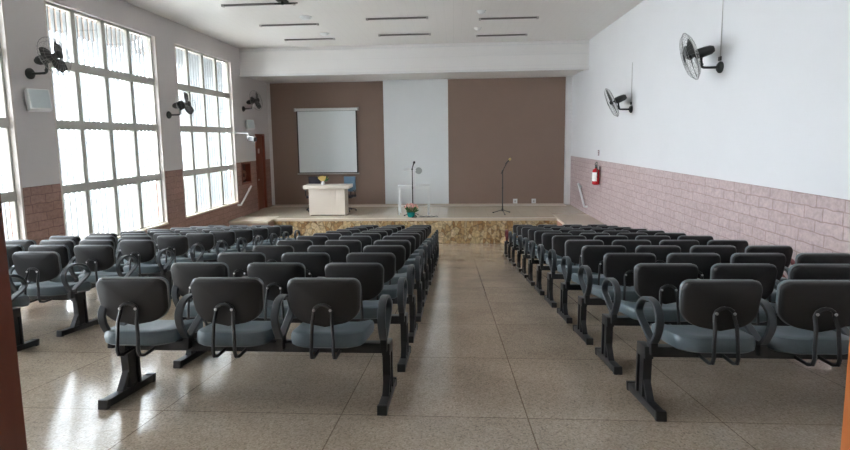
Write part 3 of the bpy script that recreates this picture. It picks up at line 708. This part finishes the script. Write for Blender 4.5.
for lab, x, y, L_ in (('unlit ceiling strip lamp, leftmost and nearest, cut by the photo top', -4.03, 10.26, 1.5), ('unlit ceiling strip lamp, middle of the three in the left file', -4.01, 12.11, 1.42),
                      ('unlit ceiling strip lamp, left file, closest to the beam', -4.02, 13.88, 1.38), ('unlit ceiling strip lamp, centre file, nearer of the two', -1.32, 11.76, 1.42),
                      ('unlit ceiling strip lamp, centre file, closest to the beam', -1.33, 13.60, 1.38), ('unlit ceiling strip lamp, right file, nearer of the two', 1.30, 12.05, 1.36),
                      ('unlit ceiling strip lamp, right file, closest to the beam', 1.32, 14.0, 1.36)):
    strip_lamp(lab, x, y, L_)
for lab, x, y, r in (('white dome fitting on ceiling behind the nearest left strip lamp', -3.40, 11.45, 0.15), ('white dome fitting on ceiling before the last left strip lamp', -3.44, 13.25, 0.13),
                     ('white dome fitting on ceiling before the nearer right strip lamp', 0.62, 11.36, 0.11), ('white dome fitting on ceiling between the two right strip lamps', 0.62, 13.07, 0.10)):
    t = thing('ceiling_dome', lab, 'ceiling fitting', (x, y, ZC), group='small dome fittings on the ceiling')
    bm = bmn(); lathe(bm, [(r, 0), (r, -0.012), (r * 0.8, -0.02)], 20); obj('rim', bm, M['whiteplastic'], t)
    bm = bmn(); lathe(bm, [(r * 0.78, -0.018), (r * 0.7, -0.04), (r * 0.4, -0.06), (r * 0.05, -0.066)], 20); obj('dome', bm, M['whiteplastic'], t)
# dark ceiling bracket at the top edge of the photograph
t = thing('ceiling_bracket', 'dark metal bracket fixed to the ceiling beside nearest left lamp', 'bracket', (-3.45, 10.05, ZC))
bm = bmn(); box(bm, (-0.10, -0.10, -0.03), (0.10, 0.10, 0), 0.006); obj('plate', bm, M['fanblk'], t)
bm = bmn(); tube(bm, [(0, 0, -0.03), (0, 0, -0.09)], 0.03, 12); tube(bm, [(-0.16, 0, -0.07), (0.18, 0.02, -0.06), (0.26, 0.16, -0.02)], 0.012, 8); obj('arm', bm, M['fanblk'], t)

# ------------------------------------------------------------------ things on the stage
# projection screen on the left taupe field
t = thing('projection_screen', 'pulled-down white projection screen on the left taupe panel', 'projection screen', (-4.46, YB - 0.02, 1.0))
bm = bmn(); box(bm, (-1.11, -0.12, -0.02), (1.11, -0.01, 0.075), 0.015); obj('case', bm, M['whiteplastic'], t)
bm = bmn(); box(bm, (-1.14, -0.125, -0.03), (-1.105, -0.005, 0.09), 0.01); obj('end_cap', bm, M['cord'], t); bm = bmn(); box(bm, (1.105, -0.125, -0.03), (1.14, -0.005, 0.09), 0.01); obj('end_cap', bm, M['cord'], t)
bm = bmn(); box(bm, (-1.07, -0.072, -2.20), (1.07, -0.068, 0.0)); obj('border', bm, M['black'], t, smooth=False)
bm = bmn(); box(bm, (-1.03, -0.076, -2.17), (1.03, -0.0725, -0.03)); obj('screen_fabric', bm, M['screen'], t, smooth=False)
bm = bmn(); box(bm, (-1.11, -0.085, -2.245), (1.11, -0.055, -2.195), 0.008); obj('bottom_bar', bm, M['cord'], t)
bm = bmn(); tube(bm, [(0, -0.07, -2.24), (0, -0.07, -2.30)], 0.004, 6); obj('pull_loop', bm, M['black'], t)

# desk
DX, DYY = -3.92, 14.66
t = thing('desk', 'cream laminate desk with panelled front standing on the stage', 'desk', (DX, DYY, ZS))
bm = bmn(); box(bm, (-0.71, 0.0, 0.835), (0.71, 0.60, 0.945), 0.022); obj('desktop', bm, M['desk'], t)
bm = bmn()
box(bm, (-0.535, 0.06, 0.03), (0.13, 0.085, 0.835), 0.002); box(bm, (0.135, 0.062, 0.03), (0.20, 0.085, 0.835)); box(bm, (0.205, 0.06, 0.03), (0.27, 0.085, 0.835)); box(bm, (0.275, 0.062, 0.03), (0.535, 0.085, 0.835), 0.002)
obj('front_panel', bm, M['desk'], t)
for s in (-1, 1):
    bm = bmn(); box(bm, (s * 0.545 - 0.014, 0.05, 0.0), (s * 0.545 + 0.014, 0.54, 0.835), 0.003); obj('side_panel', bm, M['desk'], t)
bm = bmn(); box(bm, (0.15, 0.16, 0.45), (0.525, 0.53, 0.83), 0.004); dr = obj('drawer_unit', bm, M['desk'], t)
# gilt flower ornament on the desk
t = thing('flower_ornament', 'small gold leafy ornament in a white vase on the desk', 'ornament', (DX - 0.12, DYY + 0.14, ZS + 0.945))
bm = bmn(); lathe(bm, [(0.035, 0), (0.05, 0.02), (0.055, 0.07), (0.03, 0.11), (0.036, 0.125)], 16); obj('vase', bm, M['whiteplastic'], t)
def leaf(bm, base, tip, w):
    base = Vector(base); tip = Vector(tip); d = tip - base; s = d.cross(Vector((0, 1, 0.3))).normalized() * w; nn = d.cross(s).normalized() * w * 0.25
    prev = None
    for q, f in ((0, .1), (.25, .7), (.55, 1), (.8, .7), (1, .05)):
        c = base + d * q
        r = [bm.verts.new(c + s * f), bm.verts.new(c + nn * f), bm.verts.new(c - s * f), bm.verts.new(c - nn * f)]
        if prev:
            for k in range(4): bm.faces.new((prev[k], prev[(k + 1) % 4], r[(k + 1) % 4], r[k]))
        else: bm.faces.new(r)
        prev = r
    bm.faces.new(prev)
bm = bmn()
for k in range(9):
    a = -1.0 + 0.25 * k; leaf(bm, (0, 0, 0.11), (0.22 * math.sin(a) * (0.8 + 0.3 * random.random()), random.uniform(-.05, .05), 0.14 + 0.17 * math.cos(a)), 0.03)
obj('foliage', bm, M['gold'], t)
bm = bmn(); 
for k in range(5): leaf(bm, (0, 0.01, 0.12), (0.15 + 0.06 * random.random(), random.uniform(-.05, .05), 0.14 + 0.04 * k), 0.018)
obj('leaf_spray', bm, M['leaf'], t)
# office chairs behind the desk
def office_chair(label, x, y, backmat, rz):
    t = thing('office_chair', label, 'chair', (x, y, ZS), (0, 0, rz))
    bm = bmn(); box(bm, (-0.23, -0.22, 0.44), (0.23, 0.22, 0.52), 0.03); obj('seat', bm, M['dark'], t)
    bm = bmn(); box(bm, (-0.20, 0.20, 0.62), (0.20, 0.26, 1.12), 0.028); obj('backrest', bm, backmat, t)
    bm = bmn(); tube(bm, [(0, 0.1, 0.43), (0, 0.26, 0.44), (0, 0.285, 0.6), (0, 0.275, 0.8)], 0.02, 8); obj('back_support', bm, M['black'], t)
    bm = bmn(); tube(bm, [(0, 0, 0.09), (0, 0, 0.44)], 0.025, 12); obj('column', bm, M['black'], t)
    for k in range(5):
        a = 2 * PI * k / 5 + 0.3; e = Vector((0.27 * math.cos(a), 0.27 * math.sin(a), 0.06))
        bm = bmn(); tube(bm, [(0, 0, 0.10), e], [0.024, 0.016], 8); l = obj('leg', bm, M['black'], t)
        bm = bmn(); lathe(bm, [(0.018, -0.02), (0.027, -0.012), (0.027, 0.012), (0.018, 0.02)], 12, e + Vector((0, 0, -0.032)), (-math.sin(a), math.cos(a), 0)); obj('castor', bm, M['black'], l)
    for s in (-1, 1):
        bm = bmn(); tube(bm, smooth_curve([(s * 0.20, 0.0, 0.46), (s * 0.27, 0.0, 0.52), (s * 0.27, 0.0, 0.66), (s * 0.27, 0.10, 0.69), (s * 0.27, -0.14, 0.69)], 3, False), 0.016, 8); obj('armrest', bm, M['black'], t)
    return t
office_chair('blue-grey backed office chair behind the right end of the desk', -3.50, 15.72, M['blueback'], -0.2)
office_chair('dark office chair behind the left end of the desk', -4.62, 15.78, M['dark'], 0.15)

# white side table with the small book stand
t = thing('side_table', 'slim white table behind the flower pot on the stage', 'table', (-1.26, 15.05, ZS))
bm = bmn(); box(bm, (-0.48, -0.22, 0.86), (0.48, 0.22, 0.90), 0.006); obj('tabletop', bm, M['whiteplastic'], t)
bm = bmn(); box(bm, (-0.45, -0.20, 0.81), (0.45, 0.20, 0.86), 0.003); obj('apron', bm, M['whiteplastic'], t)
for sx in (-1, 1):
    for sy in (-1, 1):
        bm = bmn(); box(bm, (sx * 0.45 - 0.02, sy * 0.19 - 0.02, 0), (sx * 0.45 + 0.02, sy * 0.19 + 0.02, 0.86), 0.003); obj('leg', bm, M['whiteplastic'], t)
t = thing('book_stand', 'white book stand with a grey oval disc on the white table', 'stand', (-1.30, 15.05, ZS + 0.90))
bm = bmn(); box(bm, (-0.12, -0.10, 0), (0.10, 0.10, 0.02), 0.004); obj('base', bm, M['whiteplastic'], t)
bm = bmn(); box(bm, (-0.09, -0.02, 0.02), (0.09, 0.02, 0.44), 0.004); obj('post', bm, M['whiteplastic'], t)
bm = bmn(); prism(bm, [(-0.14, 0.44), (0.12, 0.50), (0.12, 0.52), (-0.14, 0.46)], 'X', -0.25, 0.12); obj('tray', bm, M['whiteplastic'], t)
bm = bmn(); lathe(bm, [(0.06, -0.01), (0.105, -0.006), (0.105, 0.006), (0.06, 0.01)], 20, (0.20, -0.05, 0.45), (0.2, -1, 0.25)); tube(bm, [(0.09, 0, 0.40), (0.17, -0.03, 0.43)], 0.008, 6); obj('disc', bm, plain('grey_disc', (0.36, 0.38, 0.38), 0.5), t)

def mic_stand(label, x, y, top, boom, leg_len, rz, foam):
    t = thing('microphone_stand', label, 'microphone stand', (x, y, ZS), (0, 0, rz))
    for k in range(3):
        a = 2 * PI * k / 3 + 0.52; bm = bmn(); e = Vector((leg_len * math.cos(a), leg_len * math.sin(a), 0.014))
        tube(bm, [(0.01 * math.cos(a), 0.01 * math.sin(a), 0.11), e], 0.010, 8); l = obj('leg', bm, M['black'], t)
        bm = bmn(); lathe(bm, [(0.012, -0.03), (0.017, -0.02), (0.017, 0.012), (0.01, 0.02)], 10, e, e - Vector((0, 0, 0.11))); obj('rubber_foot', bm, M['black'], l)
    bm = bmn(); lathe(bm, [(0.02, 0.07), (0.032, 0.08), (0.032, 0.14), (0.02, 0.16)], 14); obj('hub', bm, M['black'], t)
    bm = bmn(); tube(bm, [(0, 0, 0.08), (0, 0, top * 0.62), (0, 0, top)], [0.018, 0.018, 0.013], 10); p = obj('pole', bm, M['black'], t)
    bm = bmn(); lathe(bm, [(0.018, -0.03), (0.022, -0.02), (0.022, 0.03), (0.012, 0.04)], 12, (0, 0, top * 0.60)); obj('clutch', bm, M['black'], p)
    b = Vector(boom); c = Vector((0, 0, top))
    bm = bmn(); tube(bm, [c - b * 0.35, c + b], 0.013, 8); lathe(bm, [(0.012, -0.02), (0.024, -0.02), (0.024, 0.02), (0.012, 0.02)], 12, c, (0, 1, 0)); obj('boom', bm, M['black'], t)
    d = Vector((b.x * 0.7, -0.10, 0.12)).normalized(); q = c + b
    bm = bmn(); lathe(bm, [(0.012, -0.08), (0.016, -0.04), (0.020, 0.08), (0.026, 0.10)], 14, q, d); m_ = obj('microphone', bm, M['black'], t)
    bm = bmn(); lathe(bm, [(0.024, 0.10), (0.034, 0.12), (0.036, 0.145), (0.028, 0.17), (0.010, 0.182)], 16, q, d); obj('microphone_head', bm, foam, m_)
    return t
mic_stand('black microphone stand alone before the right taupe panel', 1.47, 15.08, 1.32, (0.12, -0.06, 0.26), 0.30, 0.15, M['gold'])
mic_stand('black microphone stand behind the flower pot, before white table', -1.27, 14.66, 1.42, (0.0, -0.06, 0.10), 0.26, 0.5, M['black'])

# flower pot at the stage edge
t = thing('flower_pot', 'teal pot of pink and peach flowers at the stage edge', 'flower pot', (-1.30, 14.40, ZS))
bm = bmn(); lathe(bm, [(0.07, 0), (0.10, 0.02), (0.125, 0.14), (0.13, 0.17), (0.115, 0.17), (0.10, 0.14)], 20); obj('pot', bm, M['teal'], t)
bm = bmn()
for k in range(26):
    a = k * 2.4; r = 0.10 + 0.16 * random.random(); z = 0.20 + 0.17 * random.random()
    leaf(bm, (0.03 * math.cos(a), 0.03 * math.sin(a), 0.13), (r * math.cos(a), r * math.sin(a), z), 0.028)
obj('foliage', bm, M['leaf'], t)
for k in range(15):
    a = k * 2.399; r = 0.20 * math.sqrt((k + 0.5) / 15); z = 0.40 - 2.3 * r * r + random.uniform(-.015, .015)
    bm = bmn(); c = Vector((r * math.cos(a), r * math.sin(a), z))
    lathe(bm, [(0.01, -0.022), (0.034, -0.012), (0.045, 0.008), (0.034, 0.020), (0.014, 0.026)], 9, c, (c.x, c.y - .05, 0.12)); tube(bm, [(c.x * 0.3, c.y * 0.3, 0.14), c], 0.003, 5)
    obj('flower', bm, [M['pink'], M['peach']][k % 2], t)
bm = bmn(); pts = [(-1.05 + 0.032 * k + 0.0, 14.50 + 0.05 * math.sin(k * 1.3), ZS + 0.011) for k in range(18)]
tube(bm, smooth_curve(pts, 3, False), 0.010, 6); tag(obj('microphone_cable', bm, M['black']), 'black cable lying on the stage right of the flower pot', 'cable')

# ------------------------------------------------------------------ light
w = bpy.data.worlds.new('World'); SC.world = w; w.use_nodes = True
nt = w.node_tree; bg = nt.nodes['Background']
tc = N(nt, 'ShaderNodeTexCoord'); nz = N(nt, 'ShaderNodeTexNoise'); nz.inputs['Scale'].default_value = 2.5; nz.inputs['Detail'].default_value = 3
nt.links.new(tc.outputs['Generated'], nz.inputs['Vector'])
mx = N(nt, 'ShaderNodeMix', data_type='RGBA'); nt.links.new(nz.outputs['Fac'], mx.inputs[0])
mx.inputs[6].default_value = (0.88, 0.93, 1.0, 1); mx.inputs[7].default_value = (1.0, 0.97, 0.93, 1)
nt.links.new(mx.outputs[2], bg.inputs['Color']); bg.inputs['Strength'].default_value = 5.0

for o in list(SC.objects):
    if o.parent is None: o.location.z += ZO

# ------------------------------------------------------------------ camera
cam = bpy.data.cameras.new('Camera'); co = bpy.data.objects.new('Camera', cam); COL.objects.link(co)
FPX, CY = 489.88, 190.0
cam.sensor_width = 36; cam.sensor_fit = 'HORIZONTAL'; cam.lens = FPX / 850 * 36
cam.shift_x = 0.0; cam.shift_y = (CY - 225.0) / 850.0
cam.clip_start = 0.05; cam.clip_end = 200
# rows of R take (x, up, -depth) to the camera frame
rv = Vector((0.10651072, -0.06005611, 0.00975133)); R = Matrix.Rotation(rv.length, 3, rv.normalized())
A = Matrix(((1, 0, 0), (0, 0, 1), (0, -1, 0)))          # world (x,y,z) -> (x, z, -y)
Rw = (R @ A).transposed()
co.matrix_world = Matrix.Translation((0, 0, ZO)) @ Rw.to_4x4()
SC.camera = co
SC.view_settings.view_transform = 'Standard'; SC.view_settings.look = 'None'; SC.view_settings.gamma = 1.0
SC.view_settings.use_curve_mapping = False
SC.view_settings.exposure = 2.45
